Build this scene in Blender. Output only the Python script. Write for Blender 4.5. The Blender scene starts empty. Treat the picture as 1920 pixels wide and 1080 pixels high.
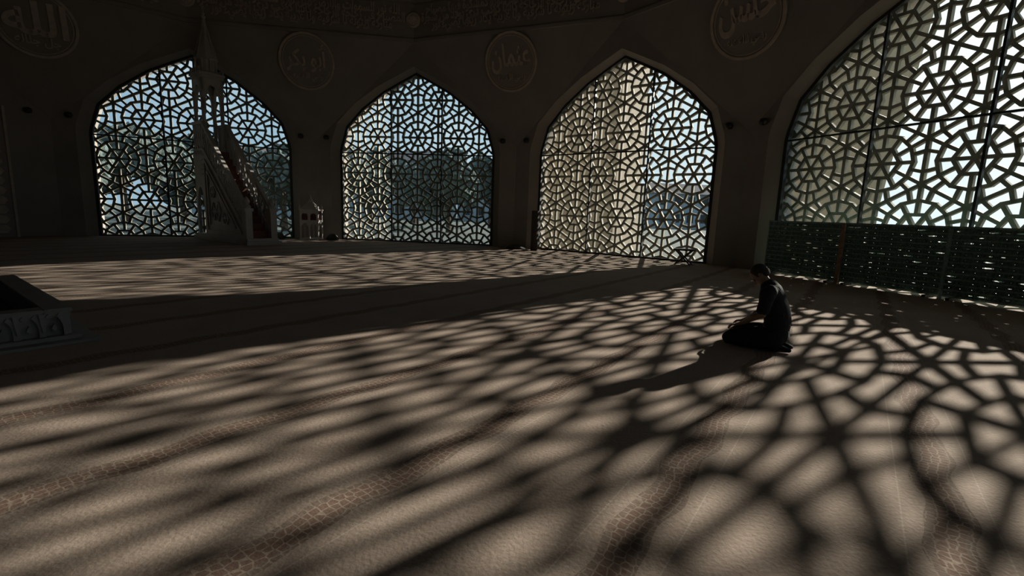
import bpy, bmesh, math, random
from mathutils import Vector, Matrix, noise
random.seed(7)
C=bpy.context.scene.collection
R=14.9445; RI=14.6; H=1.3
# ---------------------------------------------------------------- helpers
def new_mat(name, col, rough=.8, nscale=0, namt=.15, bump=0, bscale=40, metal=0):
    m=bpy.data.materials.new(name); m.use_nodes=True; nt=m.node_tree; b=nt.nodes['Principled BSDF']
    b.inputs['Roughness'].default_value=rough; b.inputs['Metallic'].default_value=metal
    b.inputs['Base Color'].default_value=(*col,1)
    tc=nt.nodes.new('ShaderNodeTexCoord')
    if nscale:
        n=nt.nodes.new('ShaderNodeTexNoise'); n.inputs['Scale'].default_value=nscale; n.inputs['Detail'].default_value=6
        nt.links.new(tc.outputs['Object'],n.inputs['Vector'])
        r=nt.nodes.new('ShaderNodeValToRGB')
        r.color_ramp.elements[0].position=.3; r.color_ramp.elements[1].position=.7
        r.color_ramp.elements[0].color=(*[c*(1-namt) for c in col],1); r.color_ramp.elements[1].color=(*[min(1,c*(1+namt)) for c in col],1)
        nt.links.new(n.outputs['Fac'],r.inputs['Fac']); nt.links.new(r.outputs['Color'],b.inputs['Base Color'])
    if bump:
        n2=nt.nodes.new('ShaderNodeTexNoise'); n2.inputs['Scale'].default_value=bscale; n2.inputs['Detail'].default_value=4
        nt.links.new(tc.outputs['Object'],n2.inputs['Vector'])
        bp=nt.nodes.new('ShaderNodeBump'); bp.inputs['Strength'].default_value=bump; bp.inputs['Distance'].default_value=.02
        nt.links.new(n2.outputs['Fac'],bp.inputs['Height']); nt.links.new(bp.outputs['Normal'],b.inputs['Normal'])
    return m
M_wall=new_mat('plaster',(.33,.30,.275),.9,1.2,.08,.15,30)
M_relief=new_mat('gilded_relief',(.55,.475,.41),.7,6,.15)
M_lat=new_mat('lattice_concrete',(.42,.39,.31),.75,5,.18,.2,60)
M_frame=new_mat('dark_steel',(.03,.035,.033),.5,8,.2)
M_marble=new_mat('marble',(.46,.435,.41),.45,3,.12,.05,20)
M_marbleb=new_mat('grey_marble',(.22,.205,.195),.5,3,.15,.05,20)
M_red=new_mat('red_carpet',(.18,.085,.06),.95,25,.25,.4,200)
M_redp=new_mat('red_panel',(.10,.025,.025),.6,12,.2)
M_wood=new_mat('dark_wood',(.060,.058,.048),.6,14,.3,.1,60)
M_woodb=new_mat('brown_wood',(.42,.27,.19),.6,14,.3,.1,60)
M_green=new_mat('dark_green_screen',(.15,.26,.235),.6,30,.5,.3,40)
M_greenl=new_mat('green_screen_rail',(.28,.43,.39),.6,30,.4,.3,40)
M_black=new_mat('black_plastic',(.02,.02,.02),.4,20,.2)
M_skin=new_mat('skin',(.21,.125,.085),.55,15,.08)
M_shirt=new_mat('charcoal_shirt',(.013,.014,.017),.95,18,.25,.35,25)
M_trou=new_mat('black_trousers',(.010,.011,.013),.95,18,.25,.35,22)
M_hair=new_mat('dark_hair',(.03,.026,.024),.8,60,.4,.5,220)
M_cloth=new_mat('grey_cloth',(.06,.06,.065),.95,20,.25,.3,40)
M_rug=new_mat('rolled_rug',(.06,.05,.045),.95,20,.3,.4,90)
M_fin=new_mat('sandstone_cladding',(.33,.275,.205),.85,.6,.14,.1,10)
M_finb=new_mat('warm_sandstone_cladding',(.46,.34,.21),.85,.6,.14,.1,10)
M_grass=new_mat('grass_ground',(.09,.11,.10),.95,.1,.2)
M_leaf_haze=new_mat('foliage',(.11,.15,.145),.9,2.5,.4,.6,6)  # outdoor haze mixed into the leaf colour as pale blue-grey
M_bark=new_mat('bark',(.08,.06,.045),.95,8,.3,.6,20)
M_bld=new_mat('render_facade',(.30,.36,.40),.85,.8,.1)
M_roof=new_mat('clay_roof',(.24,.19,.18),.85,4,.2)  # clay muted to paint in the distance haze
M_dark=new_mat('dark_opening',(.03,.03,.03),.5,5,.2)
# window glass
M_glass=bpy.data.materials.new('tinted_glass'); M_glass.use_nodes=True; nt=M_glass.node_tree; nt.nodes.clear()
o=nt.nodes.new('ShaderNodeOutputMaterial'); mx=nt.nodes.new('ShaderNodeMixShader'); mx.inputs[0].default_value=.03
tr=nt.nodes.new('ShaderNodeBsdfTransparent'); gl=nt.nodes.new('ShaderNodeBsdfGlossy'); gl.inputs['Roughness'].default_value=.05
n=nt.nodes.new('ShaderNodeTexNoise'); n.inputs['Scale'].default_value=.5
rp=nt.nodes.new('ShaderNodeValToRGB'); rp.color_ramp.elements[0].color=(.81,.90,.91,1); rp.color_ramp.elements[1].color=(.87,.94,.95,1)
nt.links.new(n.outputs['Fac'],rp.inputs['Fac']); nt.links.new(rp.outputs['Color'],tr.inputs['Color'])
nt.links.new(tr.outputs[0],mx.inputs[1]); nt.links.new(gl.outputs[0],mx.inputs[2]); nt.links.new(mx.outputs[0],o.inputs[0])

class MB:
    def __init__(s): s.v=[]; s.f=[]
    def add(s,vs,fs):
        k=len(s.v); s.v+= [tuple(v) for v in vs]; s.f+=[tuple(i+k for i in f) for f in fs]; return s
    def box(s,x0,x1,y0,y1,z0,z1,m=None):
        vs=[Vector((x,y,z)) for x in(x0,x1) for y in(y0,y1) for z in(z0,z1)]
        if m: vs=[m@v for v in vs]
        return s.add(vs,[(0,1,3,2),(4,6,7,5),(0,4,5,1),(2,3,7,6),(0,2,6,4),(1,5,7,3)])
    def ext(s,pts,fn,a,b):
        n=len(pts); vs=[fn(p,a) for p in pts]+[fn(p,b) for p in pts]
        return s.add(vs,[tuple(range(n))[::-1],tuple(range(n,2*n))]+[(i,(i+1)%n,n+(i+1)%n,n+i) for i in range(n)])
    def lathe(s,prof,cx=0,cy=0,n=16,rot=0,m=None):
        vs=[];fs=[]
        for r,z in prof:
            for i in range(n):
                a=rot+2*math.pi*i/n; v=Vector((cx+r*math.cos(a),cy+r*math.sin(a),z)); vs.append(m@v if m else v)
        for j in range(len(prof)-1):
            for i in range(n): fs.append((j*n+i,j*n+(i+1)%n,(j+1)*n+(i+1)%n,(j+1)*n+i))
        fs.append(tuple(range(n))[::-1]); fs.append(tuple(range((len(prof)-1)*n,len(prof)*n)))
        return s.add(vs,fs)
    def beam(s,p,q,w,d,up=(0,0,1)):
        p=Vector(p);q=Vector(q);x=(q-p).normalized();u=Vector(up)
        y=u.cross(x); 
        if y.length<1e-4: y=Vector((0,1,0)).cross(x)
        y.normalize(); z=x.cross(y); L=(q-p).length
        vs=[p+x*a+y*b+z*c for a in(0,L) for b in(-w/2,w/2) for c in(-d/2,d/2)]
        return s.add(vs,[(0,1,3,2),(4,6,7,5),(0,4,5,1),(2,3,7,6),(0,2,6,4),(1,5,7,3)])
    def mesh(s,name,mat,smooth=False,bevel=0):
        me=bpy.data.meshes.new(name); me.from_pydata(s.v,[],s.f)
        bm=bmesh.new(); bm.from_mesh(me); bmesh.ops.recalc_face_normals(bm,faces=bm.faces)
        if bevel: bmesh.ops.bevel(bm,geom=[e for e in bm.edges if len(e.link_faces)==2 and e.calc_face_angle(0)>.6],offset=bevel,segments=2,affect='EDGES',clamp_overlap=True)
        bm.to_mesh(me); bm.free(); me.materials.append(mat)
        if smooth: me.polygons.foreach_set('use_smooth',[True]*len(me.polygons))
        return me
    def obj(s,name,mat,parent=None,loc=(0,0,0),rz=0,smooth=False,bevel=0):
        return mkobj(name,s.mesh(name,mat,smooth,bevel),parent,loc,rz)
def mkobj(name,data,parent=None,loc=(0,0,0),rz=0):
    o=bpy.data.objects.new(name,data); C.objects.link(o); o.location=loc; o.rotation_euler=(0,0,rz)
    if parent: o.parent=parent
    return o
def top(o,label,cat,group=None):
    o['label']=label; o['category']=cat
    if group: o['group']=group
    return o
def struct(o): o['kind']='structure'; return o
def nrm(az): a=math.radians(az); return Vector((math.sin(a),math.cos(a),0))
def tan(az): a=math.radians(az); return Vector((math.cos(a),-math.sin(a),0))
def arch_pts(w,h,ow,sp,ap,n=6):
    half=[]
    for i in range(n+1):
        t=i/n; half.append((ow*math.cos(t*math.pi/2)**.85 if i<n else 0, sp+(ap-sp)*(math.sin(t*math.pi/2)**1.15)))
    r=[(w/2,0),(w/2,h),(-w/2,h),(-w/2,0),(-ow,0)]+[(-u,z) for u,z in half]+[(u,z) for u,z in half[::-1][1:]]+[(ow,0)]
    return r

# ---------------------------------------------------------------- carpet floor
def carpet_mat():
    m=bpy.data.materials.new('prayer_carpet'); m.use_nodes=True; nt=m.node_tree; L=nt.links; b=nt.nodes['Principled BSDF']
    b.inputs['Roughness'].default_value=.95
    b.inputs['Specular IOR Level'].default_value=.1
    tc=nt.nodes.new('ShaderNodeTexCoord')
    def dot(v):
        d=nt.nodes.new('ShaderNodeVectorMath'); d.operation='DOT_PRODUCT'; d.inputs[1].default_value=v; L.new(tc.outputs['Object'],d.inputs[0]); return d.outputs['Value']
    def mt(op,a,b2=None,c=None):
        x=nt.nodes.new('ShaderNodeMath'); x.operation=op
        for i,q in enumerate((a,b2,c)):
            if q is None: continue
            if isinstance(q,(int,float)): x.inputs[i].default_value=q
            else: L.new(q,x.inputs[i])
        return x.outputs[0]
    c30,s30=math.cos(math.radians(30)),.5
    q=dot((c30,-s30,0)); s=dot((s30,c30,0))
    per=1.085
    fr=mt('FRACT',mt('ADD',mt('DIVIDE',mt('SUBTRACT',q,.64),per),.5+20))
    d=mt('MULTIPLY',mt('SUBTRACT',fr,.5),per)   # signed distance from band centre
    ad=mt('ABSOLUTE',d)
    wav=mt('MULTIPLY',mt('SINE',mt('MULTIPLY',s,9.0)),.02)
    edge=mt('ADD',.09,mt('MULTIPLY',mt('SINE',mt('MULTIPLY',s,18.0)),.008))
    dd=mt('ABSOLUTE',mt('SUBTRACT',d,wav))
    band=mt('LESS_THAN',dd,edge)
    core=mt('LESS_THAN',dd,mt('MULTIPLY',edge,.6))
    cv=nt.nodes.new('ShaderNodeCombineXYZ'); L.new(mt('SUBTRACT',d,wav),cv.inputs[0]); L.new(s,cv.inputs[1])
    vo=nt.nodes.new('ShaderNodeTexVoronoi'); vo.feature='DISTANCE_TO_EDGE'; vo.inputs['Scale'].default_value=25; vo.inputs['Randomness'].default_value=.45
    L.new(cv.outputs[0],vo.inputs['Vector'])
    cell=mt('GREATER_THAN',vo.outputs['Distance'],.08)
    red=mt('MULTIPLY',band,cell); redc=mt('MULTIPLY',core,cell)
    line=mt('MULTIPLY',mt('GREATER_THAN',ad,.165),mt('LESS_THAN',ad,.172))
    noi=nt.nodes.new('ShaderNodeTexNoise'); noi.inputs['Scale'].default_value=1.3; noi.inputs['Detail'].default_value=8; L.new(tc.outputs['Object'],noi.inputs['Vector'])
    fine=nt.nodes.new('ShaderNodeTexNoise'); fine.inputs['Scale'].default_value=60; fine.inputs['Detail'].default_value=7; L.new(tc.outputs['Object'],fine.inputs['Vector'])
    r1=nt.nodes.new('ShaderNodeValToRGB'); r1.color_ramp.elements[0].position=.35; r1.color_ramp.elements[1].position=.65
    r1.color_ramp.elements[0].color=(.335,.262,.215,1); r1.color_ramp.elements[1].color=(.435,.35,.29,1)
    L.new(mt('ADD',mt('MULTIPLY',noi.outputs['Fac'],.45),mt('MULTIPLY',fine.outputs['Fac'],.55)),r1.inputs['Fac'])
    def mix(f,a,bc):
        x=nt.nodes.new('ShaderNodeMix'); x.data_type='RGBA'; L.new(f,x.inputs[0]); L.new(a,x.inputs[6])
        x.inputs[7].default_value=bc; return x.outputs[2]
    c=mix(mt('MULTIPLY',band,.6),r1.outputs['Color'],(.33,.265,.21,1))
    c=mix(mt('MULTIPLY',red,.52),c,(.15,.10,.08,1))
    c=mix(mt('MULTIPLY',redc,.38),c,(.18,.085,.06,1))
    c=mix(mt('MULTIPLY',line,.4),c,(.54,.47,.40,1))
    L.new(c,b.inputs['Base Color'])
    bp=nt.nodes.new('ShaderNodeBump'); bp.inputs['Strength'].default_value=.42; bp.inputs['Distance'].default_value=.006
    f2=nt.nodes.new('ShaderNodeTexNoise'); f2.inputs['Scale'].default_value=50; f2.inputs['Detail'].default_value=8; L.new(tc.outputs['Object'],f2.inputs['Vector'])
    L.new(mt('ADD',f2.outputs['Fac'],mt('MULTIPLY',red,-.2)),bp.inputs['Height']); L.new(bp.outputs['Normal'],b.inputs['Normal'])
    return m
fl=MB(); rr=16.0
fl.ext([(rr*math.sin(math.radians(15+30*k)),rr*math.cos(math.radians(15+30*k))) for k in range(12)],lambda p,a:(p[0],p[1],a),-.3,0)
struct(fl.obj('floor',carpet_mat()))

# ---------------------------------------------------------------- walls
WOUT=[(3.02,0),(3.02,3.39),(2.98,3.62),(2.75,4.36),(2.11,5.04),(1.27,5.66),(.6,6.02),(0,6.33)]
def full(h): return h+[(-u,z) for u,z in h[::-1][1:]]
OUT=full(WOUT)                        # right-bottom -> apex -> left-bottom
INN=full([(u*1.095,z if i==0 else z+.06+.012*i) for i,(u,z) in enumerate(WOUT)])
Z1,Z2,Z3=3.72,7.3,8.75
hs=RI*math.tan(math.radians(15))
def wall_open(k,az):
    vs=[];fs=[]
    def P(u,z,d): vs.append((u,d-R,z)); return len(vs)-1
    A=[P(hs,0,RI),P(hs,Z1,RI),P(0,Z2,RI),P(-hs,Z1,RI),P(-hs,0,RI)]
    I=[P(u,z,RI) for u,z in INN]; Mi=[P(u,z,R) for u,z in OUT]; O=[P(u,z,R+.45) for u,z in OUT]
    ho=(R+.45)*math.tan(math.radians(15))
    B=[P(ho,0,R+.45),P(ho,8.8,R+.45),P(-ho,8.8,R+.45),P(-ho,0,R+.45)]
    fs.append(tuple(A+I[::-1])); fs.append(tuple(B+O[::-1]))
    n=len(I)
    for i in range(n-1):
        fs.append((I[i],I[i+1],Mi[i+1],Mi[i])); fs.append((Mi[i],Mi[i+1],O[i+1],O[i]))
    b=MB(); b.add(vs,fs); return b.obj('wall_%d'%k,M_wall,None,nrm(az)*R,-math.radians(az))
def wall_solid(k,az):
    b=MB(); b.ext([(hs,0),(hs,Z1),(0,Z2),(-hs,Z1),(-hs,0)],lambda p,a:(p[0],a,p[1]),RI-R,0)
    return b.obj('wall_%d'%k,M_wall,None,nrm(az)*R,-math.radians(az))
OPEN=range(1,7)  # unseen rear walls get no windows, added blank to hold ambient light down
for k in range(12):
    az=-60+30*k
    struct(wall_open(k,az) if k in OPEN else wall_solid(k,az))
# folded transition facets + frieze ring
for k in range(12):
    az=-45+30*k
    Aq=nrm(az)*(RI/math.cos(math.radians(15)))
    B0=nrm(az-15)*RI; B1=nrm(az+15)*RI
    b=MB(); b.add([(Aq.x,Aq.y,Z1),(B0.x,B0.y,Z2),(B1.x,B1.y,Z2),(Aq.x,Aq.y,0)],[(0,1,2)])
    # frieze wall standing on the fold, with projecting mouldings
    def Q(u,d,z): p=nrm(az)*(RI*math.cos(math.radians(15))+d)+tan(az)*u; return (p.x,p.y,z)
    hb=RI*math.sin(math.radians(15))
    b.add([Q(-hb,0,Z2),Q(hb,0,Z2),Q(hb,0,Z3),Q(-hb,0,Z3)],[(0,1,2,3)])
    struct(b.obj('trim_%d'%k,M_wall))
    b=MB()
    for z0,z1,d in((Z2,Z2+.10,.06),(Z3-.12,Z3,.08),(Z2+.15,Z2+.17,.03),(Z3-.2,Z3-.17,.03)):
        b.add([Q(-hb,-d,z0),Q(hb,-d,z0),Q(hb,.02,z0),Q(-hb,.02,z0),Q(-hb,-d,z1),Q(hb,-d,z1),Q(hb,.02,z1),Q(-hb,.02,z1)],
              [(0,1,2,3),(4,5,6,7),(0,1,5,4),(2,3,7,6),(0,3,7,4),(1,2,6,5)])
    struct(b.obj('trim_%d'%(k+12),M_wall))
# dome
prof=[(14.7,8.75),(14.0,10.6),(12.2,12.9),(9.2,14.8),(5.5,16.0),(1.5,16.5),(.05,16.52)]
b=MB(); vs=[];fs=[]
for r,z in prof:
    for i in range(12): p=nrm(30*i)*r; vs.append((p.x,p.y,z))
for j in range(len(prof)-1):
    for i in range(12): fs.append((j*12+i,j*12+(i+1)%12,(j+1)*12+(i+1)%12,(j+1)*12+i))
# outer ledge closing the gap between the frieze ring and the outside walls
k0=len(vs)
for i in range(12): p=nrm(30*i+15)*16.2; vs.append((p.x,p.y,8.76))
for i in range(12): fs.append((i,(i+1)%12,k0+i)); fs.append((k0+i,(i+1)%12,k0+(i+1)%12))
b.add(vs,fs); struct(b.obj('ceiling',M_wall))

# ---------------------------------------------------------------- lattice windows
D=1.60
def lattice_mesh():
    segs=set()
    def add(a,b):
        a=(round(a[0],3),round(a[1],3)); b=(round(b[0],3),round(b[1],3)); segs.add((a,b) if a<b else (b,a))
    pol=lambda c,r,a:(c[0]+r*math.cos(math.radians(a)),c[1]+r*math.sin(math.radians(a)))
    c15=math.cos(math.radians(15))
    r4=.5/c15*D; r3=.375*D; r1=.215*D
    for j in range(-1,6):
        for i in range(-4,5):
            c=((i+.5)*D+(D/2 if j%2 else 0), -.12+j*D*math.sqrt(3)/2)
            for t in range(12):
                a=30*t
                add(pol(c,r3,a),pol(c,r3,a+30))
                add(pol(c,r3*c15,a+15),pol(c,r4,a+15))
                hr=r1 if t%2==0 else r1*math.cos(math.radians(30))
                add(pol(c,hr,a),pol(c,r3,a))
                if t%2==0:      # toward a neighbour: shared edge
                    add(pol(c,r4,a-15),pol(c,r4,a+15))
                else:           # toward the six-way star node
                    cen=pol(c,D/math.sqrt(3),a); add(pol(c,r3,a),cen)
                    add(pol(c,r4,a-15),cen); add(pol(c,r4,a+15),cen)
            for t in range(6):
                a=60*t; add(c,pol(c,r1,a)); add(pol(c,r1,a),pol(c,r1,a+60))
    poly=[(u*1.0,z) for u,z in OUT]; poly[0]=(3.02,-.02); poly[-1]=(-3.02,-.02)
    n=len(poly); mb=MB(); idx=0
    for a,b in sorted(segs):
        t0,t1=0.,1.; dx,dy=b[0]-a[0],b[1]-a[1]; ok=True
        for i in range(n):
            p,q=poly[i],poly[(i+1)%n]; ex,ey=q[0]-p[0],q[1]-p[1]   # ccw: inside is left
            den=ex*dy-ey*dx; num=ex*(a[1]-p[1])-ey*(a[0]-p[0])
            if abs(den)<1e-9:
                if num<0: ok=False;break
            else:
                t=-num/den
                if den>0: t0=max(t0,t)
                else: t1=min(t1,t)
        if not ok or t1-t0<.03: continue
        p=(a[0]+dx*t0,a[1]+dy*t0); q=(a[0]+dx*t1,a[1]+dy*t1)
        L=math.hypot(dx,dy)*(t1-t0)
        if L<.01: continue
        ux,uz=(q[0]-p[0])/L,(q[1]-p[1])/L; w=.035
        e=.015; idx+=1; dj=(idx%7)*.0013
        P0=(p[0]-ux*e,p[1]-uz*e); P1=(q[0]+ux*e,q[1]+uz*e)
        qp=[(P0[0]-uz*w,P0[1]+ux*w),(P0[0]+uz*w,P0[1]-ux*w),(P1[0]+uz*w,P1[1]-ux*w),(P1[0]-uz*w,P1[1]+ux*w)]
        mb.ext(qp,lambda s,d:(s[0],d,s[1]),.14+dj,.25-dj)
    return mb.mesh('lattice',M_lat)
ME_lat=lattice_mesh()
def frame_mesh():
    b=MB()
    cx=[(OUT[i],OUT[i+1]) for i in range(len(OUT)-1)]+[(OUT[-1],OUT[0])]
    for p,q in cx: b.beam((p[0],0,p[1]),(q[0],0,q[1]),.10,.10,(0,1,0))
    m=.9943
    def ztop(u):
        for (a,z0),(c,z1) in zip(WOUT[:-1],WOUT[1:]):
            if c<=u<=a and a!=c: return z0+(z1-z0)*(a-u)/(a-c)
    for u in(-m,m): b.box(u-.022,u+.022,-.04,.05,0,ztop(m))
    b.box(-3.02,3.02,-.03,.04,3.37,3.41)
    return b.mesh('window_frame',M_frame)
ME_fr=frame_mesh()
g=MB(); g.add([(u,.03,z) for u,z in OUT],[tuple(range(len(OUT)))]); ME_gl=g.mesh('glass_pane',M_glass)
for k in OPEN:
    az=-60+30*k
    e=mkobj('window_%d'%k,None,None,nrm(az)*R,-math.radians(az)); struct(e)
    e['label']='pointed arch window with geometric star lattice outside the glass'
    mkobj('lattice',ME_lat,e); mkobj('window_frame',ME_fr,e); mkobj('glass_pane',ME_gl,e)

# ---------------------------------------------------------------- Arabic lettering
BASE={'ا':(0xFE8D,2),'ب':(0xFE8F,4),'ة':(0xFE93,2),'ت':(0xFE95,4),'ث':(0xFE99,4),'ج':(0xFE9D,4),'ح':(0xFEA1,4),'خ':(0xFEA5,4),'د':(0xFEA9,2),'ذ':(0xFEAB,2),'ر':(0xFEAD,2),'ز':(0xFEAF,2),'س':(0xFEB1,4),'ش':(0xFEB5,4),'ص':(0xFEB9,4),'ض':(0xFEBD,4),'ط':(0xFEC1,4),'ظ':(0xFEC5,4),'ع':(0xFEC9,4),'غ':(0xFECD,4),'ف':(0xFED1,4),'ق':(0xFED5,4),'ك':(0xFED9,4),'ل':(0xFEDD,4),'م':(0xFEE1,4),'ن':(0xFEE5,4),'ه':(0xFEE9,4),'و':(0xFEED,2),'ى':(0xFEEF,2),'ي':(0xFEF1,4),'أ':(0xFE83,2),'إ':(0xFE87,2)}
def shape_ar(s):
    out=[]; 
    for i,c in enumerate(s):
        if c not in BASE: out.append(c); continue
        b0,nf=BASE[c]; pr=s[i-1] if i else ' '; nx=s[i+1] if i+1<len(s) else ' '
        jp=pr in BASE and BASE[pr][1]==4; jn=nx in BASE and nf==4
        out.append(chr(b0+(3 if jp and jn else 2 if jn else 1 if jp else 0)))
    return ''.join(out[::-1])
def text_mesh(lines,width,height,ext=.02,sp=.72,off=.016):
    """lettering laid in local XZ plane, centred, scaled to width x height"""
    c=bpy.data.curves.new('t','FONT'); c.body='\n'.join(shape_ar(l) for l in lines); c.align_x='CENTER'; c.size=1; c.extrude=.03; c.offset=off; c.space_line=sp; c.resolution_u=3
    o=bpy.data.objects.new('t',c); C.objects.link(o); bpy.context.view_layer.update()
    me=bpy.data.meshes.new_from_object(o.evaluated_get(bpy.context.evaluated_depsgraph_get())); bpy.data.objects.remove(o)
    xs=[v.co.x for v in me.vertices]; ys=[v.co.y for v in me.vertices]
    sx=width/(max(xs)-min(xs)); sy=height/(max(ys)-min(ys)); mx_,my_=(max(xs)+min(xs))/2,(max(ys)+min(ys))/2
    for v in me.vertices: x,y,z=v.co; v.co=((x-mx_)*sx,-z*ext/.03,(y-my_)*sy)
    me.materials.clear(); me.materials.append(M_relief); return me
VERSE=['الله نور السموات والارض مثل نوره كمشكوة فيها مصباح','المصباح في زجاجة الزجاجة كانها كوكب دري يوقد من شجرة','مباركة زيتونة لا شرقية ولا غربية يكاد زيتها يضيء نور']
ME_fz=text_mesh(VERSE,6.9,1.0,.02,.6)
def frame_e(az,r,z,tilt=0):
    e=nrm(az)*r; return Vector((e.x,e.y,z)),(tilt,0,-math.radians(az))
for k,az in enumerate((-45,-15,15,45)):
    loc,rot=frame_e(az,RI*math.cos(math.radians(15))-.035,(Z2+Z3)/2)
    o=mkobj('calligraphy_frieze',ME_fz,None,loc); o.rotation_euler=rot
    top(o,'raised Arabic calligraphy band running along the upper wall','calligraphy','calligraphy bands below the dome')
for az in(-30,0,30):
    loc,rot=frame_e(az,RI-.10,(Z2+Z3)/2)
    b=MB(); Mx=Matrix.Rotation(math.radians(90),4,'X')
    b.lathe([(.26,-.03),(.26,.03),(.22,.06),(.20,.03),(.18,.03),(.12,.07),(.02,.09)],0,0,24,0,Mx)
    for i in range(8):
        a=i*math.pi/4; b.lathe([(.045,.02),(.04,.06),(.01,.075)],.15*math.cos(a),.15*math.sin(a),8,0,Mx)
    o=b.obj('wall_rosette',M_relief,None,loc); o.rotation_euler=rot
    top(o,'small carved round boss between two calligraphy bands','ornament','bosses on the frieze')
# round name medallions
tl=math.atan2(RI/math.cos(math.radians(15))-RI*math.cos(math.radians(15)),Z2-Z1)
def facet_r(z): a=RI/math.cos(math.radians(15)); c=RI*math.cos(math.radians(15)); return a+(c-a)*(z-Z1)/(Z2-Z1)
for az,lines,z in((-45,['الله','جل جلاله'],6.35),(-15,['أبو بكر','رضي الله عنه'],6.4),(15,['عثمان','رضي الله عنه'],6.4),(45,['حسن','رضي الله عنه'],6.35)):
    e=mkobj('calligraphy_medallion',None,None,nrm(az)*(facet_r(z)-.06)+Vector((0,0,z)))
    e.rotation_euler=(tl,0,-math.radians(az))
    Mx=Matrix.Rotation(math.radians(90),4,'X')
    b=MB(); b.lathe([(.94,-.05),(.94,.02),(.05,.02),(.01,.02)],0,0,48,0,Mx); b.obj('backing_disc',M_wall,e)
    b=MB()
    for r0,r1,h in((.88,.95,.05),(.82,.84,.04)):
        vs=[];fs=[];N=48
        for i in range(N):
            a=2*math.pi*i/N
            for r,hh in((r0,0),(r0,h),(r1,h),(r1,0)): vs.append((r*math.cos(a),-hh,r*math.sin(a)))
        for i in range(N):
            for j in range(4): fs.append((4*i+j,4*i+(j+1)%4,4*((i+1)%N)+(j+1)%4,4*((i+1)%N)+j))
        b.add(vs,fs)
    b.obj('ring',M_relief,e)
    o=mkobj('lettering',text_mesh(lines[:1],1.42,.94,.02,.72,.022),e,(0,-.035,.13)); o=mkobj('lettering',text_mesh(lines[1:],1.0,.30),e,(0,-.035,-.50))
    top(e,'round wall medallion with raised Arabic name between two windows','medallion','name medallions')
# spot speakers on the piers
spk=[(-60,3.4),(-30,-3.4),(-30,3.4),(0,-3.4),(0,3.4),(30,-3.4),(30,3.4),(60,-3.4)]
b=MB(); b.box(-.03,.03,-.08,0,-.03,.03); b.lathe([(.02,-.09),(.09,-.07),(.11,0),(.09,.07),(.02,.09)],0,-.13,14)
me_s=b.mesh('wall_speaker',M_black,True)
for az,u in spk:
    p=nrm(az)*RI+tan(az)*u
    o=mkobj('wall_speaker',me_s,None,(p.x,p.y,3.88),-math.radians(az)); top(o,'small round black speaker on the plaster pier','speaker','pier speakers')
# mihrab on wall 0
e=mkobj('mihrab',None,None,nrm(-60)*(RI-.01),math.radians(60)); top(e,'carved stone prayer niche surround against the wall','mihrab')
b=MB(); b.ext(arch_pts(5.8,3.9,1.3,2.2,3.2),lambda p,a:(p[0],a,p[1]),-.22,0); b.obj('surround',M_wall,e)
for sx in(-1,1):
    b=MB()
    for i in range(13):
        b.ext([(sx*2.55+.16*math.cos(t*math.pi/3),.25+i*.29+.14*math.sin(t*math.pi/3)) for t in range(6)],lambda p,a:(p[0],a,p[1]),-.26,-.22)
    b.box(sx*2.85-.03,sx*2.85+.03,-.27,-.22,0,3.9); b.box(sx*2.25-.03,sx*2.25+.03,-.27,-.22,0,3.9)
    b.obj('carved_border',M_relief,e)

# ---------------------------------------------------------------- minbar (pulpit)
mb_e=mkobj('minbar',None,None,(-6.94,12.70,0),math.radians(-30))
top(mb_e,'tall carved white marble pulpit with red carpeted stairs and spire','pulpit')
Lm=3.75; W2=.43
b=MB(); b.box(-.12,Lm+.15,-W2-.13,W2+.1,0,.12); b.box(-.06,Lm+.05,-W2-.07,W2+.06,.12,.2); b.obj('plinth',M_marble,mb_e,bevel=.01)
x0,zt,KW=.74,3.0,.34   # landing edge, height, kiosk half width
fx=lambda x: .35+(zt-.35)*(Lm-.2-x)/(Lm-.2-x0)
b=MB()
for sy in(-1,1):
    # side wall with arched passage under the landing
    ap=arch_pts(x0,1.9,.25,1.0,1.6)
    ya,yb=(sy*W2-(.09 if sy>0 else 0), sy*W2+(.09 if sy<0 else 0))
    b.ext([(p[0]+x0/2,p[1]+.2) for p in ap],lambda p,a:(p[0],a,p[1]),ya,yb)
    b.ext([(0,2.1),(x0,2.1),(x0,zt),(0,zt)],lambda p,a:(p[0],a,p[1]),ya,yb)
    b.ext([(x0,.2),(Lm-.1,.2),(Lm-.1,fx(Lm-.1)),(x0,zt)],lambda p,a:(p[0],a,p[1]),ya,yb)
b.box(0,x0,-W2,W2,zt-.1,zt)
b.obj('body',M_marble,mb_e)
for sy in(-1,1):  # relief: triangular frame + hexagonal panels on both flanks
    b=MB()
    y=sy*(W2+.015)
    for p,q in(((.86,.32),(3.35,.32)),((3.35,.32),(.86,2.7)),((.86,2.7),(.86,.32)),((1.04,.5),(2.95,.5)),((2.95,.5),(1.04,2.32)),((1.04,2.32),(1.04,.5))):
        b.beam((p[0],y,p[1]),(q[0],y,q[1]),.05,.05,(0,1,0))
    for cx,cz,r in((1.55,.98,.36),(1.35,1.62,.2),(2.25,.78,.22)):
        for t in range(6):
            a,c=t*math.pi/3,(t+1)*math.pi/3
            b.beam((cx+r*math.cos(a),y,cz+r*math.sin(a)),(cx+r*math.cos(c),y,cz+r*math.sin(c)),.03,.04,(0,1,0))
            b.beam((cx,y,cz),(cx+r*math.cos(a),y,cz+r*math.sin(a)),.025,.04,(0,1,0))
    for i in range(5): b.box(.0,x0,y-.012,y+.012,2.2+i*.16,2.24+i*.16)
    b.obj('carved_relief',M_marble,mb_e)
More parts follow.
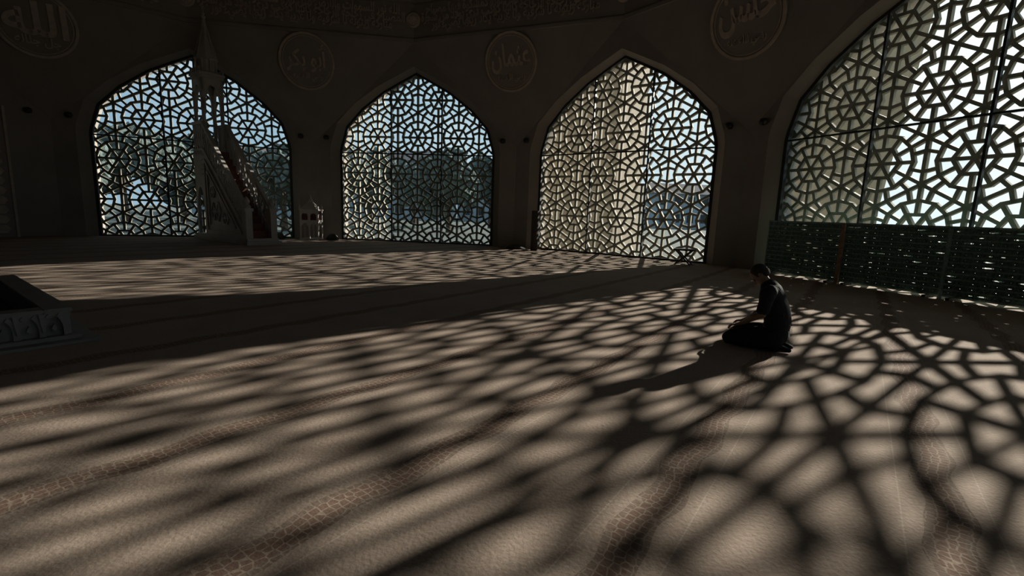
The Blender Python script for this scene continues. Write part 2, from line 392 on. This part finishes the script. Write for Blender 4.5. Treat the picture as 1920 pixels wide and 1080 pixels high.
# steps
N=12; b=MB(); c=MB(); dx=(Lm-.25-x0)/N; dz=(zt-.2)/N
for i in range(N):
    xa=Lm-.25-(i+1)*dx; z=.2+(i+1)*dz
    b.box(xa,xa+dx+.03,-W2+.09,W2-.09,max(.2,z-dz*2.2),z-.012)
    c.box(xa,xa+dx+.02,-.3,.3,z-.014,z+.004); c.box(xa+dx+.03,xa+dx+.045,-.3,.3,z-dz,z+.004)
b.obj('steps',M_marble,mb_e); o=c.obj('stair_runner',M_red,mb_e); o['label']='brick red stair carpet'
# parapets
for sy in(-1,1):
    b=MB(); y=sy*(W2-.045); ph=.95
    def S(x): return fx(x)
    xs=[x0+i*(Lm-.25-x0)/8 for i in range(9)]
    b.beam((x0,y,S(x0)+.05),(Lm-.22,y,S(Lm-.22)+.05),.09,.08,(0,0,1)); b.beam((x0,y,S(x0)+ph),(Lm-.22,y,S(Lm-.22)+ph*.85),.12,.09,(0,0,1))
    for i in range(len(xs)):
        b.beam((xs[i],y,S(xs[i])),(xs[i],y,S(xs[i])+ph*.95),.05,.05,(1,0,0))
        if i<8:
            for p,q in(((0,.1),(1,.9)),((0,.9),(1,.1)),((0,.5),(.5,.9)),((.5,.1),(1,.5)),((0,.5),(.5,.1)),((.5,.9),(1,.5))):
                f=lambda t,h:(xs[i]+(xs[i+1]-xs[i])*t,y,S(xs[i]+(xs[i+1]-xs[i])*t)+h*ph*.93)
                b.beam(f(*p),f(*q),.035,.035,(0,1,0))
    # upper platform parapet
    b.box(0,x0,y-.05,y+.05,zt+.88,zt+.98); b.box(0,x0,y-.05,y+.05,zt,zt+.08)
    for i in range(5):
        x=i*x0/5; b.beam((x,y,zt+.05),(x+x0/5,y,zt+.9),.045,.04,(0,1,0)); b.beam((x,y,zt+.9),(x+x0/5,y,zt+.05),.045,.04,(0,1,0))
    b.obj('balustrade',M_marble,mb_e)
    b=MB(); b.box(Lm-.27,Lm-.03,y-.10,y+.10,.2,1.12); b.box(Lm-.30,Lm,y-.13,y+.13,1.05,1.14)
    b.lathe([(.10,1.14),(.12,1.2),(.06,1.26),(.10,1.34),(.07,1.42),(.01,1.5)],Lm-.15,y,12); b.obj('newel_post',M_marble,mb_e)
# kiosk
for x in(.06,x0-.06):
    for y in(-KW+.05,KW-.05):
        b=MB(); b.lathe([(.085,zt),(.085,zt+.12),(.06,zt+.18),(.06,zt+1.72),(.09,zt+1.85),(.09,zt+1.98)],x,y,12); b.obj('column',M_marble,mb_e)
b=MB()
ap=arch_pts(x0,1.25,.25,.25,.85)
for y in(-KW,KW-.08): b.ext([(p[0]+x0/2,p[1]+zt+1.35) for p in ap],lambda p,a:(p[0],a,p[1]),y,y+.08)
ap=arch_pts(2*KW,1.25,.22,.25,.85)
for x in(0,x0-.08): b.ext([(p[0],p[1]+zt+1.35) for p in ap],lambda p,a:(a,p[0],p[1]),x,x+.08)
b.box(-.06,x0+.06,-KW-.06,KW+.06,zt+2.5,zt+2.58); b.box(-.03,x0+.03,-KW-.03,KW+.03,zt+2.4,zt+2.5)
for i in range(5):
    for sy in(-KW-.05,KW-.01):
        b.ext([(i*.165-.065,zt+2.58),(i*.165+.065,zt+2.58),(i*.165,zt+2.74)],lambda p,a:(p[0]+.04,a,p[1]),sy,sy+.06)
b.obj('canopy',M_marble,mb_e)
b=MB(); b.lathe([(.36,5.56),(.36,5.62),(.31,5.66),(.31,6.02),(.37,6.06),(.34,6.12),(.22,6.45),(.11,6.98),(.035,7.42)],x0/2,0,8,math.pi/8)
for i in range(8):
    a=i*math.pi/4; b.lathe([(.03,5.66),(.03,5.98),(.045,6.04)],x0/2+.31*math.cos(a),.31*math.sin(a),6)
    b.beam((x0/2+.34*math.cos(a+math.pi/8),.34*math.sin(a+math.pi/8),6.1),(x0/2+.11*math.cos(a+math.pi/8),.11*math.sin(a+math.pi/8),6.98),.03,.03)
b.obj('spire',M_marble,mb_e)
b=MB(); b.lathe([(.03,7.35),(.08,7.42),(.03,7.48),(.05,7.53),(.02,7.57),(.02,7.63)],x0/2,0,12)
for i in range(10):
    a0=math.radians(-60+i*30-30); a1=math.radians(-60+(i+1)*30-30)
    b.beam((x0/2+.07*math.cos(a0),0,7.7+.07*math.sin(a0)),(x0/2+.07*math.cos(a1),0,7.7+.07*math.sin(a1)),.02,.02,(0,1,0))
b.obj('finial',M_relief,mb_e)

# ---------------------------------------------------------------- small kiosk cabinet
e=mkobj('pulpit_cabinet',None,None,(-3.75,13.85,0),math.radians(12)); top(e,'small white marble kiosk with red panels and pointed roof','cabinet')
b=MB(); b.box(-.36,.36,-.3,.3,0,.07); b.box(-.34,.34,-.28,.28,.70,.75); b.box(-.36,.36,-.3,.3,1.10,1.15)
for x in(-.31,.31):
    for y in(-.25,.25): b.box(x-.025,x+.025,y-.025,y+.025,.07,1.10)
b.obj('frame',M_marble,e,bevel=.005)
b=MB()
for y in(-.27,.24):
    for cx in(-.155,.155): b.ext([(p[0]+cx,p[1]+.07) for p in arch_pts(.31,.63,.13,.35,.56)],lambda p,a:(p[0],a,p[1]),y,y+.03)
    for cx in(-.155,.155): b.ext([(p[0]+cx,p[1]+.75) for p in arch_pts(.31,.35,.11,.15,.27)],lambda p,a:(p[0],a,p[1]),y,y+.03)
for x in(-.33,.30): b.ext([(p[0],p[1]+.07) for p in arch_pts(.5,.63,.2,.35,.56)],lambda p,a:(a,p[0],p[1]),x,x+.03)
b.obj('arcade',M_marble,e)
b=MB(); b.box(-.28,.28,-.20,.2,.75,.98); o=b.obj('panel',M_redp,e); o['label']='dark red panels'
b=MB(); b.lathe([(.44,1.15),(.36,1.22),(.12,1.40),(.04,1.56)],0,0,4,math.pi/4); b.lathe([(.025,1.5),(.045,1.58),(.02,1.62),(.005,1.72)],0,0,10)
for sx in(-1,1):
    for sy in(-1,1): b.lathe([(.03,1.14),(.035,1.24),(.005,1.34)],sx*.32,sy*.26,8)
b.obj('roof',M_marble,e)
for (x,y,s,c) in((-4.9,13.6,.15,'small dark slumped bag on the carpet by the window'),(-3.05,14.1,.17,'small dark slumped bag on the carpet beside the kiosk')):
    b=MB(); b.lathe([(s*.9,0),(s*1.15,.03),(s*1.15,s*.5),(s*.95,s*.9),(s*.5,s*1.25),(s*.15,s*1.3)],0,0,20)
    for i,v in enumerate(b.v):
        V=Vector(v); d=noise.noise(V*11+Vector((x,0,0)))*.05; b.v[i]=(V.x*(1.25+d*5),V.y*(.8+d*5),max(0,V.z*(1+d*6)))
    o=b.obj('bag',M_cloth,None,(x,y,0),0,True); top(o,c,'bag')

# ---------------------------------------------------------------- central basin
e=mkobj('fountain_basin',None,None,(-.5,-.02,0),math.radians(-30)); top(e,'low square carved marble basin set on a plinth','basin')
b=MB(); b.box(-1.56,1.56,-1.56,1.56,0,.025); b.box(-1.45,1.45,-1.45,1.45,.025,.06); b.obj('plinth',M_marbleb,e,bevel=.006)
b=MB(); h=1.36
for s in(-1,1):
    b.box(-h,h,min(s*h,s*(h-.14)),max(s*h,s*(h-.14)),.06,.27); b.box(min(s*h,s*(h-.14)),max(s*h,s*(h-.14)),-h,h,.06,.27)
b.obj('wall',M_marbleb,e)
b=MB(); 
for s in(-1,1):
    a,c=s*(h+.05),s*(h-.14)
    b.box(-h-.05,h+.05,min(a,c),max(a,c),.27,.305); b.box(min(a,c),max(a,c),-h+.14,h-.14,.27,.305)
b.obj('cap_rail',M_marbleb,e,bevel=.006)
b=MB(); NA=17; wa=2*h/NA
for i in range(NA):
    cx=-h+wa*(i+.5)
    pts=[(p[0]+cx,p[1]+.06) for p in arch_pts(wa,.21,wa*.36,.06,.17)]
    for s in(-1,1):
        b.ext(pts,lambda p,a:(p[0],a,p[1]),s*h,s*(h+.035)); b.ext(pts,lambda p,a:(a,p[0],p[1]),s*h,s*(h+.035))
        for ax in(0,1):
            f=(lambda p,a:(p[0],a,p[1])) if ax==0 else (lambda p,a:(a,p[0],p[1]))
            b.ext([(cx-wa/2-.02,.27),(cx-wa/2+.02,.27),(cx-wa/2,.10)],f,s*(h+.02),s*(h+.055))
            b.ext([(cx,.10),(cx+.02,.13),(cx,.17),(cx-.02,.13)],f,s*h,s*(h+.03))
            for k_ in(-1,1): b.ext([(cx+k_*.035,.215),(cx+k_*.035+.02,.24),(cx+k_*.035,.265),(cx+k_*.035-.02,.24)],f,s*(h+.03),s*(h+.05))
b.obj('carved_arcade',M_marbleb,e)
b=MB(); b.box(-h+.14,h-.14,-h+.14,h-.14,.06,.09); b.obj('basin_dark_sheet',M_dark,e)  # near-black sheet paints the shaded opening inside the rim

# ---------------------------------------------------------------- screens before window 4
def screen_panel(w,seed):
    fr=MB(); bd=MB(); hgt=1.34
    fr.box(-w/2,-w/2+.03,-.02,.02,0,hgt); fr.box(w/2-.03,w/2,-.02,.02,0,hgt)
    fr.box(-w/2,w/2,-.02,.02,hgt-.03,hgt+.01); fr.box(-w/2+.03,w/2-.03,-.02,.02,.05,.08)
    rows=12; rh=(hgt-.03-.08)/rows; cols=11; cw=(w-.06)/cols
    for r in range(1,rows): fr.box(-w/2+.03,w/2-.03,-.022,.022,.08+r*rh-.012,.08+r*rh+.012)
    rs=random.Random(seed)
    for r in range(rows):
        for c in range(cols):
            x0_=-w/2+.03+c*cw; z0_=.08+r*rh; cx,cz=x0_+cw/2,z0_+rh/2
            k=rs.random()
            hw,hh=(cw*.05,rh*.04) if k<.78 else (cw*.2,rh*.06) if k<.93 else (cw*.48,rh*.11)
            sq=[(x0_+cw,z0_+rh/2),(x0_+cw,z0_+rh),(cx,z0_+rh),(x0_,z0_+rh),(x0_,z0_+rh/2),(x0_,z0_),(cx,z0_),(x0_+cw,z0_)]
            o8=[(cx+hw*math.cos(math.pi*i/4),cz+hh*math.sin(math.pi*i/4)) for i in range(8)]
            for y in(-.008,.008):
                bd.add([(p[0],y,p[1]) for p in o8]+[(p[0],y,p[1]) for p in sq],[(i,(i+1)%8,8+(i+1)%8,8+i) for i in range(8)])
            bd.add([(p[0],-.008,p[1]) for p in o8]+[(p[0],.008,p[1]) for p in o8],[(i,(i+1)%8,8+(i+1)%8,8+i) for i in range(8)])
            for t in range(8):   # raised star relief round each hole
                a,c2=t*math.pi/4,(t+1)*math.pi/4
                ra,rb=(.46,.34) if t%2 else (.34,.46)
                bd.beam((cx+cw*ra*math.cos(a),-.012,cz+rh*ra*math.sin(a)),(cx+cw*rb*math.cos(c2),-.012,cz+rh*rb*math.sin(c2)),.008,.012,(0,1,0))
    return fr.mesh('frame',M_greenl),bd.mesh('pierced_board',M_green)
SP=[screen_panel(1.862,s) for s in(5,9)]
bb=MB(); bb.box(-.03,.03,-.16,.16,0,.05); me_ft=bb.mesh('foot',M_wood)
for i in range(4):
    u=-2.75+.93+i*1.87; p=nrm(60)*14.32+tan(60)*u
    e=mkobj('folding_screen',None,None,(p.x,p.y,0),-math.radians(60)); top(e,'dark green pierced wooden divider screen in front of window','screen','row of divider screens')
    mkobj('frame',SP[i%2][0],e); mkobj('pierced_board',SP[i%2][1],e); mkobj('foot',me_ft,e,(-.75,0,0)); mkobj('foot',me_ft,e,(.75,0,0))
p=nrm(60)*14.26+tan(60)*(-.885); b=MB(); b.box(-.035,.035,-.02,.02,0,1.32); b.box(-.045,.045,-.04,.025,0,.03)
top(b.obj('wooden_post',M_woodb,None,(p.x,p.y,0),-math.radians(60)),'light brown wooden post joining two divider screens','post')

# ---------------------------------------------------------------- small stool / stand
e=mkobj('folding_stool',None,None,(9.28,10.72,0),math.radians(-25)); top(e,'small dark folding stool standing by the lattice window','stool')
b=MB(); b.box(-.28,.28,-.18,.18,.41,.46); b.obj('seat',M_wood,e,bevel=.006)
for y in(-.14,.14):
    for s in(-1,1):
        b=MB(); b.beam((-.22*s,y+.012*s,0.008),(.2*s,y+.012*s,.41),.04,.03,(0,1,0)); b.obj('leg',M_wood,e)
for s in(-1,1):
    b=MB(); b.box(s*.185-.015,s*.185+.015,-.14,.14,.03,.06); b.obj('stretcher',M_wood,e)
# rolled rug upright + bundle on floor
b=MB(); prf=[]
for i in range(60):
    a=i*.45; r=.035+.0035*i*.5; prf.append((r*math.cos(a),r*math.sin(a)))
for i in range(59):
    p,q=prf[i],prf[i+1]; b.beam((p[0],p[1],.7),(q[0],q[1],.7),.012,1.4,(0,0,1))
b.lathe([(.12,0),(.125,.02),(.125,1.36),(.11,1.4)],0,0,20)
o=b.obj('rolled_rug',M_rug,None,(4.78,13.55,0)); top(o,'dark rolled rug standing upright beside the window pier','rug')
b=MB()
b.lathe([(.3,0),(.33,.03),(.28,.09),(.18,.13),(.03,.15)],0,0,20)
for i,v in enumerate(b.v): b.v[i]=(v[0]*1.1+.05*noise.noise(Vector(v)*6),v[1]*.6,v[2]*(1+.5*noise.noise(Vector(v)*5)))
o=b.obj('cloth_bundle',M_cloth,None,(4.1,13.8,0),0,True); top(o,'dark crumpled cloth bundle lying on the carpet','cloth')

# ---------------------------------------------------------------- person
class Blob(MB):
    def ell(s,c,r,rot=None,n=14):
        c=Vector(c); vs=[];fs=[]
        for j in range(n+1):
            t=math.pi*j/n
            for i in range(2*n):
                a=math.pi*i/n; v=Vector((r[0]*math.sin(t)*math.cos(a),r[1]*math.sin(t)*math.sin(a),r[2]*math.cos(t)))
                if rot: v=rot@v
                vs.append(c+v)
        for j in range(n):
            for i in range(2*n): fs.append((j*2*n+i,(j+1)*2*n+i,(j+1)*2*n+(i+1)%(2*n),j*2*n+(i+1)%(2*n)))
        return s.add(vs,fs)
    def limb(s,pts,n=14):
        """pts: (pos, lateral radius, depth radius)"""
        for (p,a,b),(q,c,d) in zip(pts[:-1],pts[1:]):
            p=Vector(p);q=Vector(q); L=(q-p).length; k=max(2,int(L/(min(a,b,c,d)*.35)))
            x=(q-p).normalized(); y=Vector((0,1,0)); y=(y-x*x.dot(y)).normalized() if abs(x.y)<.95 else Vector((1,0,0)); z=x.cross(y)
            vs=[];fs=[]
            for j in range(k+1):
                t=j/k; ra=a+(c-a)*t; rb=b+(d-b)*t; o=p+(q-p)*t
                for i in range(n):
                    w=2*math.pi*i/n; vs.append(o+y*ra*math.cos(w)+z*rb*math.sin(w))
            for j in range(k):
                for i in range(n): fs.append((j*n+i,j*n+(i+1)%n,(j+1)*n+(i+1)%n,(j+1)*n+i))
            fs.append(tuple(range(n))[::-1]); fs.append(tuple(range(k*n,(k+1)*n))); s.add(vs,fs)
        for p,a,b in pts:
            m_=min(a,b); s.ell(p,(min(a,b),a,b) if a>b*1.2 else (m_,m_,m_),None,8)
        return s
    def fin(s,name,mat,parent,vox,sm=6):
        o=s.obj('tmp',mat); o.data.materials.clear(); o.data.materials.append(mat)
        r=o.modifiers.new('r','REMESH'); r.mode='VOXEL'; r.voxel_size=vox; r.use_smooth_shade=True
        q=o.modifiers.new('s','SMOOTH'); q.factor=.5; q.iterations=sm
        bpy.context.view_layer.update()
        me=bpy.data.meshes.new_from_object(o.evaluated_get(bpy.context.evaluated_depsgraph_get())); bpy.data.objects.remove(o)
        me.name=name; me.materials.clear(); me.materials.append(mat); me.polygons.foreach_set('use_smooth',[True]*len(me.polygons))
        return mkobj(name,me,parent)
per=mkobj('person',None,None,(8.03,1.80,0),math.radians(150)); per.scale=(1,1,.965)
top(per,'kneeling person in charcoal t-shirt and black trousers, head bowed','person')
body=Blob()
# torso core
body.limb([((-.02,0,.22),.15,.11),((-.03,0,.34),.14,.10),((.0,0,.48),.16,.11),((.045,0,.60),.165,.10),((.075,0,.665),.10,.075),((.115,0,.715),.055,.058),((.14,0,.75),.052,.055)])
hr=Matrix.Rotation(math.radians(57),3,'Y')
hc=Vector((.165,0,.785))
def hp(x,y,z): return hc+hr@Vector((x,y,z))
body.ell(hp(-.012,0,.025),(.094,.074,.085),hr); body.ell(hp(.025,0,-.035),(.062,.058,.075),hr); body.ell(hp(.05,0,-.085),(.032,.035,.025),hr)
body.ell(hp(.088,0,-.018),(.022,.012,.026),hr,8); body.ell(hp(.075,0,.012),(.02,.05,.012),hr,8); body.ell(hp(.078,0,-.058),(.014,.025,.012),hr,8)
for s in(-1,1): body.ell(hp(-.008,.075*s,-.01),(.018,.010,.032),hr,8)
for s in(-1,1):
    sh=(.055,.185*s,.625); el=(.075,.245*s,.40); wr=(.25,.15*s,.27); pm=(.315,.12*s,.235)
    body.limb([(sh,.056,.056),((.06,.225*s,.50),.047,.047),(el,.040,.040),((.15,.215*s,.355),.040,.038),(wr,.027,.024)],12)
    body.limb([(wr,.027,.022),((.285,.134*s,.25),.036,.018),(pm,.040,.016)],12)
    for j,(dy,ln) in enumerate(((-.030,.062),(-.010,.075),(.011,.070),(.031,.055))):
        base=Vector(pm)+Vector((.012,dy,0)); m1=base+Vector((ln*.5,dy*.15,-.008)); m2=base+Vector((ln*.82,dy*.2,-.032)); m3=base+Vector((ln*.95,dy*.2,-.055))
        body.limb([(tuple(base),.0095,.0095),(tuple(m1),.009,.009),(tuple(m2),.008,.008),(tuple(m3),.007,.007)],8)
    tb=Vector(pm)+Vector((-.03,-.036*s,-.004)); body.limb([(tuple(tb),.013,.012),(tuple(tb+Vector((.035,-.022*s,-.01))),.011,.010),(tuple(tb+Vector((.062,-.024*s,-.026))),.009,.008)],8)
    # legs folded under
    body.limb([((-.01,.09*s,.19),.09,.085),((.2,.125*s,.15),.072,.065),((.38,.15*s,.09),.055,.055)],12)
    body.limb([((.38,.15*s,.075),.05,.05),((.2,.13*s,.065),.052,.045),((-.06,.10*s,.055),.036,.036)],12)
    body.limb([((-.06,.10*s,.06),.034,.036),((-.12,.09*s,.04),.036,.026),((-.19,.085*s,.028),.036,.016)],12)
    body.ell((-.08,.10*s,.085),(.034,.03,.03),None,8)
body.fin('body',M_skin,per,.0058,4)
for s in(-1,1):
    so_=Blob(); so_.limb([((-.05,.10*s,.06),.042,.044),((-.12,.09*s,.044),.043,.033),((-.185,.085*s,.032),.041,.022)],12); so_.ell((-.08,.10*s,.085),(.040,.036,.036),None,8)
    so_.fin('sock',M_trou,per,.006,3)
sh_=Blob()
sh_.limb([((-.03,0,.20),.180,.125),((-.045,0,.30),.17,.125),((-.02,0,.42),.17,.125),((.02,0,.53),.18,.125),((.045,0,.61),.175,.11),((.065,0,.66),.12,.088),((.085,0,.685),.075,.070)],18)
for s in(-1,1):
    sh_.limb([((.04,.14*s,.635),.072,.072),((.055,.19*s,.61),.072,.072),((.06,.225*s,.51),.064,.062),((.068,.24*s,.45),.064,.062)],14)
# cloth folds
for i in range(5): sh_.limb([((-.155+.012*i,-.12+.05*i,.26+.015*i),.012,.012),((-.10,-.02+.04*i,.40),.012,.012)],8)
for i,v in enumerate(sh_.v):
    V=Vector(v); d=noise.noise(Vector((V.x*9,V.y*9,V.z*22)))*.007; sh_.v[i]=(V.x+d,V.y+d*.6,V.z)
sh_.fin('shirt',M_shirt,per,.0075,6)
tr_=Blob()
tr_.limb([((-.05,0,.17),.175,.12),((-.04,0,.25),.165,.12)],16)
for s in(-1,1):
    tr_.limb([((-.04,.095*s,.17),.11,.10),((.18,.13*s,.15),.095,.085),((.33,.155*s,.105),.072,.076),((.38,.16*s,.085),.06,.064)],14)
    tr_.limb([((.37,.155*s,.07),.060,.060),((.2,.14*s,.065),.066,.06),((-.03,.11*s,.058),.056,.052),((-.08,.105*s,.055),.05,.047)],14)
for i,v in enumerate(tr_.v):
    V=Vector(v); d=noise.noise(Vector((V.x*22,V.y*10,V.z*10)))*.007; tr_.v[i]=(V.x,V.y+d,max(.004,V.z+d))
tr_.fin('trousers',M_trou,per,.0075,5)
ha=Blob(); ha.ell(hp(-.018,0,.034),(.090,.076,.080),hr); ha.ell(hp(-.045,0,-.005),(.056,.068,.058),hr)
for s in(-1,1): ha.ell(hp(-.005,.066*s,.02),(.035,.013,.04),hr,8)
for i,v in enumerate(ha.v):
    V=Vector(v); d=noise.noise(V*60)*.003; ha.v[i]=tuple(V+(V-hc).normalized()*d)
ha.fin('hair',M_hair,per,.006,2)
for s in(-1,1):
    b=Blob(); b.ell(hp(.077,.03*s,-.004),(.009,.012,.006),hr,8); b.obj('eye',M_black,per,smooth=True)

# ---------------------------------------------------------------- outside
cam_p=Vector((5.8397,-3.23,H))
b=MB(); b.lathe([(160,-.6),(160,-.35)],0,0,48); struct(b.obj('ground',M_grass))
def fin(name,path,z0,z1,ext_top,label,mat):
    b=MB(); pts=[Vector(p) for p in path]; n=len(pts); th=.35
    low=[];hi=[]
    for i,p in enumerate(pts):
        d=(pts[min(i+1,n-1)]-pts[max(i-1,0)]).normalized(); s=Vector((d.y,-d.x))*th/2
        pt=p+d*ext_top*(i/(n-1))
        low+=[p+s,p-s]; hi+=[pt+s,pt-s]
    vs=[(v.x,v.y,z0) for v in low]+[(v.x,v.y,z1) for v in hi]; m=2*n; fs=[]
    for i in range(n-1):
        a=2*i
        fs+=[(a,a+2,m+a+2,m+a),(a+1,m+a+1,m+a+3,a+3),(m+a,m+a+2,m+a+3,m+a+1)]
    fs+=[(0,m,m+1,1),(2*n-2,2*n-1,m+2*n-1,m+2*n-2)]
    b.add(vs,fs); o=b.obj(name,mat); top(o,label,'outer wall'); return o
def path(start,legs,step=1.0):
    p=Vector(start); out=[tuple(p)]
    for az,L in legs:
        k=max(1,int(L/step))
        for i in range(k): p=p+Vector((math.sin(math.radians(az)),math.cos(math.radians(az))))*(L/k); out.append(tuple(p))
    return out
fin('outer_shell_fin',path((4.3,16.3),[(47,5.0),(30,3),(8,4)]),-.4,15,0,'curved sandstone clad fin of the outer shell beyond window',M_fin)
fin('outer_shell_fin',path((11.6,12.1),[(56,2.5),(60,3.2)]),-.4,15,3.2,'leaning sandstone clad fin of the outer shell beyond window',M_finb)
def tree_meshes(seed):
    rs=random.Random(seed)
    bm=bmesh.new()
    for i in range(12):
        m=Matrix.Translation((rs.uniform(-1.5,1.5),rs.uniform(-1.5,1.5),rs.uniform(2.0,4.8)))@Matrix.Scale(rs.uniform(.6,1.2),4)
        bmesh.ops.create_icosphere(bm,subdivisions=4,radius=1,matrix=m)
    bm.normal_update()
    offs=[v.normal*(noise.noise(v.co*1.9+Vector((seed,0,0)))*.35+noise.noise(v.co*5)*.3+noise.noise(v.co*11)*.18) for v in bm.verts]
    for v,o_ in zip(bm.verts,offs): v.co+=o_
    me=bpy.data.meshes.new('foliage'); bm.to_mesh(me); bm.free(); me.materials.append(M_leaf_haze)
    t=MB(); t.lathe([(.22,0),(.16,1.2),(.12,2.8),(.05,4)],0,0,8); t.beam((0,0,1.8),(.9,.3,3.2),.1,.1); t.beam((0,0,1.9),(-.8,-.2,3.3),.1,.1)
    return me,t.mesh('trunk',M_bark)
TM=[tree_meshes(s) for s in(1,2,3)]
rs=random.Random(3); placed=[]
tl_=[(-51,33),(-45.5,40),(-41,32),(-36,41),(-32,33),(-27,43),(-23,35),(-18,45),(-14,36),(-9,48)]
for i,(a,d) in enumerate(tl_):
    while True:
        p=cam_p+nrm(a)*d
        if all((p-q).length>7.6 for q in placed): break
        d+=1.5
    placed.append(p)
    e=mkobj('tree',None,None,(p.x,p.y,-.35),rs.uniform(0,6)); s=rs.uniform(.95,1.15)*(1 if a<0 else .8)*(d/36 if d>38 else 1); s=min(s,1.3); e.scale=(s,s,s)
    f,t=TM[i%3]; mkobj('foliage',f,e); mkobj('trunk',t,e); top(e,'leafy green tree standing outside beyond the windows','tree','trees outside')
for a,d,w,h,rz in((-34,72,14,7,20),(-20,82,18,9,-10),(-8,86,14,7,5),(15,95,20,6,10)):
    p=cam_p+nrm(a)*d; e=mkobj('building',None,None,(p.x,p.y,-.35),math.radians(rz)); top(e,'low rendered building with clay tiled roof outside','building')
    b=MB(); b.box(-w/2,w/2,-4,4,0,h); b.obj('facade',M_bld,e)
    b=MB(); b.ext([(-4.5,h),(4.5,h),(0,h+2)],lambda q,x:(x,q[0],q[1]),-w/2-.4,w/2+.4); b.obj('roof',M_roof,e)
    for r in range(int(h//3)):
        for c in range(int(w//2.5)): b=MB(); x=-w/2+1+c*2.5; b.box(x,x+1.2,-4.03,-3.98,1+r*3,2.5+r*3); b.obj('window',M_dark,e)

# ---------------------------------------------------------------- light
AZ,EL=math.radians(44.5),math.radians(19.0)
sd=Vector((math.sin(AZ)*math.cos(EL),math.cos(AZ)*math.cos(EL),math.sin(EL)))
sl=bpy.data.lights.new('sun','SUN'); sl.energy=9.8; sl.angle=.012; sl.color=(1,.86,.73)
so=bpy.data.objects.new('sun',sl); C.objects.link(so); so.rotation_euler=sd.to_track_quat('Z','Y').to_euler(); so.location=(30,30,20)
w=bpy.data.worlds.new('world'); bpy.context.scene.world=w; w.use_nodes=True; nt=w.node_tree; bg=nt.nodes['Background']
tc=nt.nodes.new('ShaderNodeTexCoord'); nn=nt.nodes.new('ShaderNodeVectorMath'); nn.operation='NORMALIZE'; nt.links.new(tc.outputs['Generated'],nn.inputs[0])
dt=nt.nodes.new('ShaderNodeVectorMath'); dt.operation='DOT_PRODUCT'; dt.inputs[1].default_value=sd; nt.links.new(nn.outputs[0],dt.inputs[0])
rp=nt.nodes.new('ShaderNodeValToRGB'); cr=rp.color_ramp
cr.elements[0].position=0; cr.elements[0].color=(.32,.48,.62,1); cr.elements[1].position=1; cr.elements[1].color=(1.4,1.42,1.36,1)
e1=cr.elements.new(.6); e1.color=(.50,.67,.77,1); e2=cr.elements.new(.9); e2.color=(.86,.97,1.01,1)
nt.links.new(dt.outputs['Value'],rp.inputs['Fac'])
cl=nt.nodes.new('ShaderNodeTexNoise'); cl.inputs['Scale'].default_value=3.5; cl.inputs['Detail'].default_value=8; nt.links.new(nn.outputs[0],cl.inputs['Vector'])
mr=nt.nodes.new('ShaderNodeMapRange'); mr.inputs[1].default_value=.48; mr.inputs[2].default_value=.68; mr.inputs[3].default_value=0; mr.inputs[4].default_value=.55; nt.links.new(cl.outputs['Fac'],mr.inputs[0])
mxn=nt.nodes.new('ShaderNodeMix'); mxn.data_type='RGBA'; nt.links.new(mr.outputs[0],mxn.inputs[0]); nt.links.new(rp.outputs['Color'],mxn.inputs[6]); mxn.inputs[7].default_value=(.9,.95,.98,1)
nt.links.new(mxn.outputs[2],bg.inputs['Color']); bg.inputs['Strength'].default_value=1.0
sc=bpy.context.scene; sc.view_settings.view_transform='Standard'; sc.view_settings.look='None'; sc.view_settings.exposure=0

# ---------------------------------------------------------------- camera
psi,th,rho=-.1065,.1587,.0369
F=Vector((math.sin(psi)*math.cos(th),math.cos(psi)*math.cos(th),-math.sin(th))); R0=Vector((math.cos(psi),-math.sin(psi),0)); U0=R0.cross(F)
Rt=R0*math.cos(rho)+U0*math.sin(rho); Up=-R0*math.sin(rho)+U0*math.cos(rho)
cam=bpy.data.cameras.new('camera'); cam.sensor_width=36; cam.lens=880.97/1920*36; cam.clip_end=500
co=bpy.data.objects.new('camera',cam); C.objects.link(co); co.location=cam_p
co.rotation_euler=Matrix(((Rt.x,Up.x,-F.x),(Rt.y,Up.y,-F.y),(Rt.z,Up.z,-F.z))).to_euler()
sc.camera=co
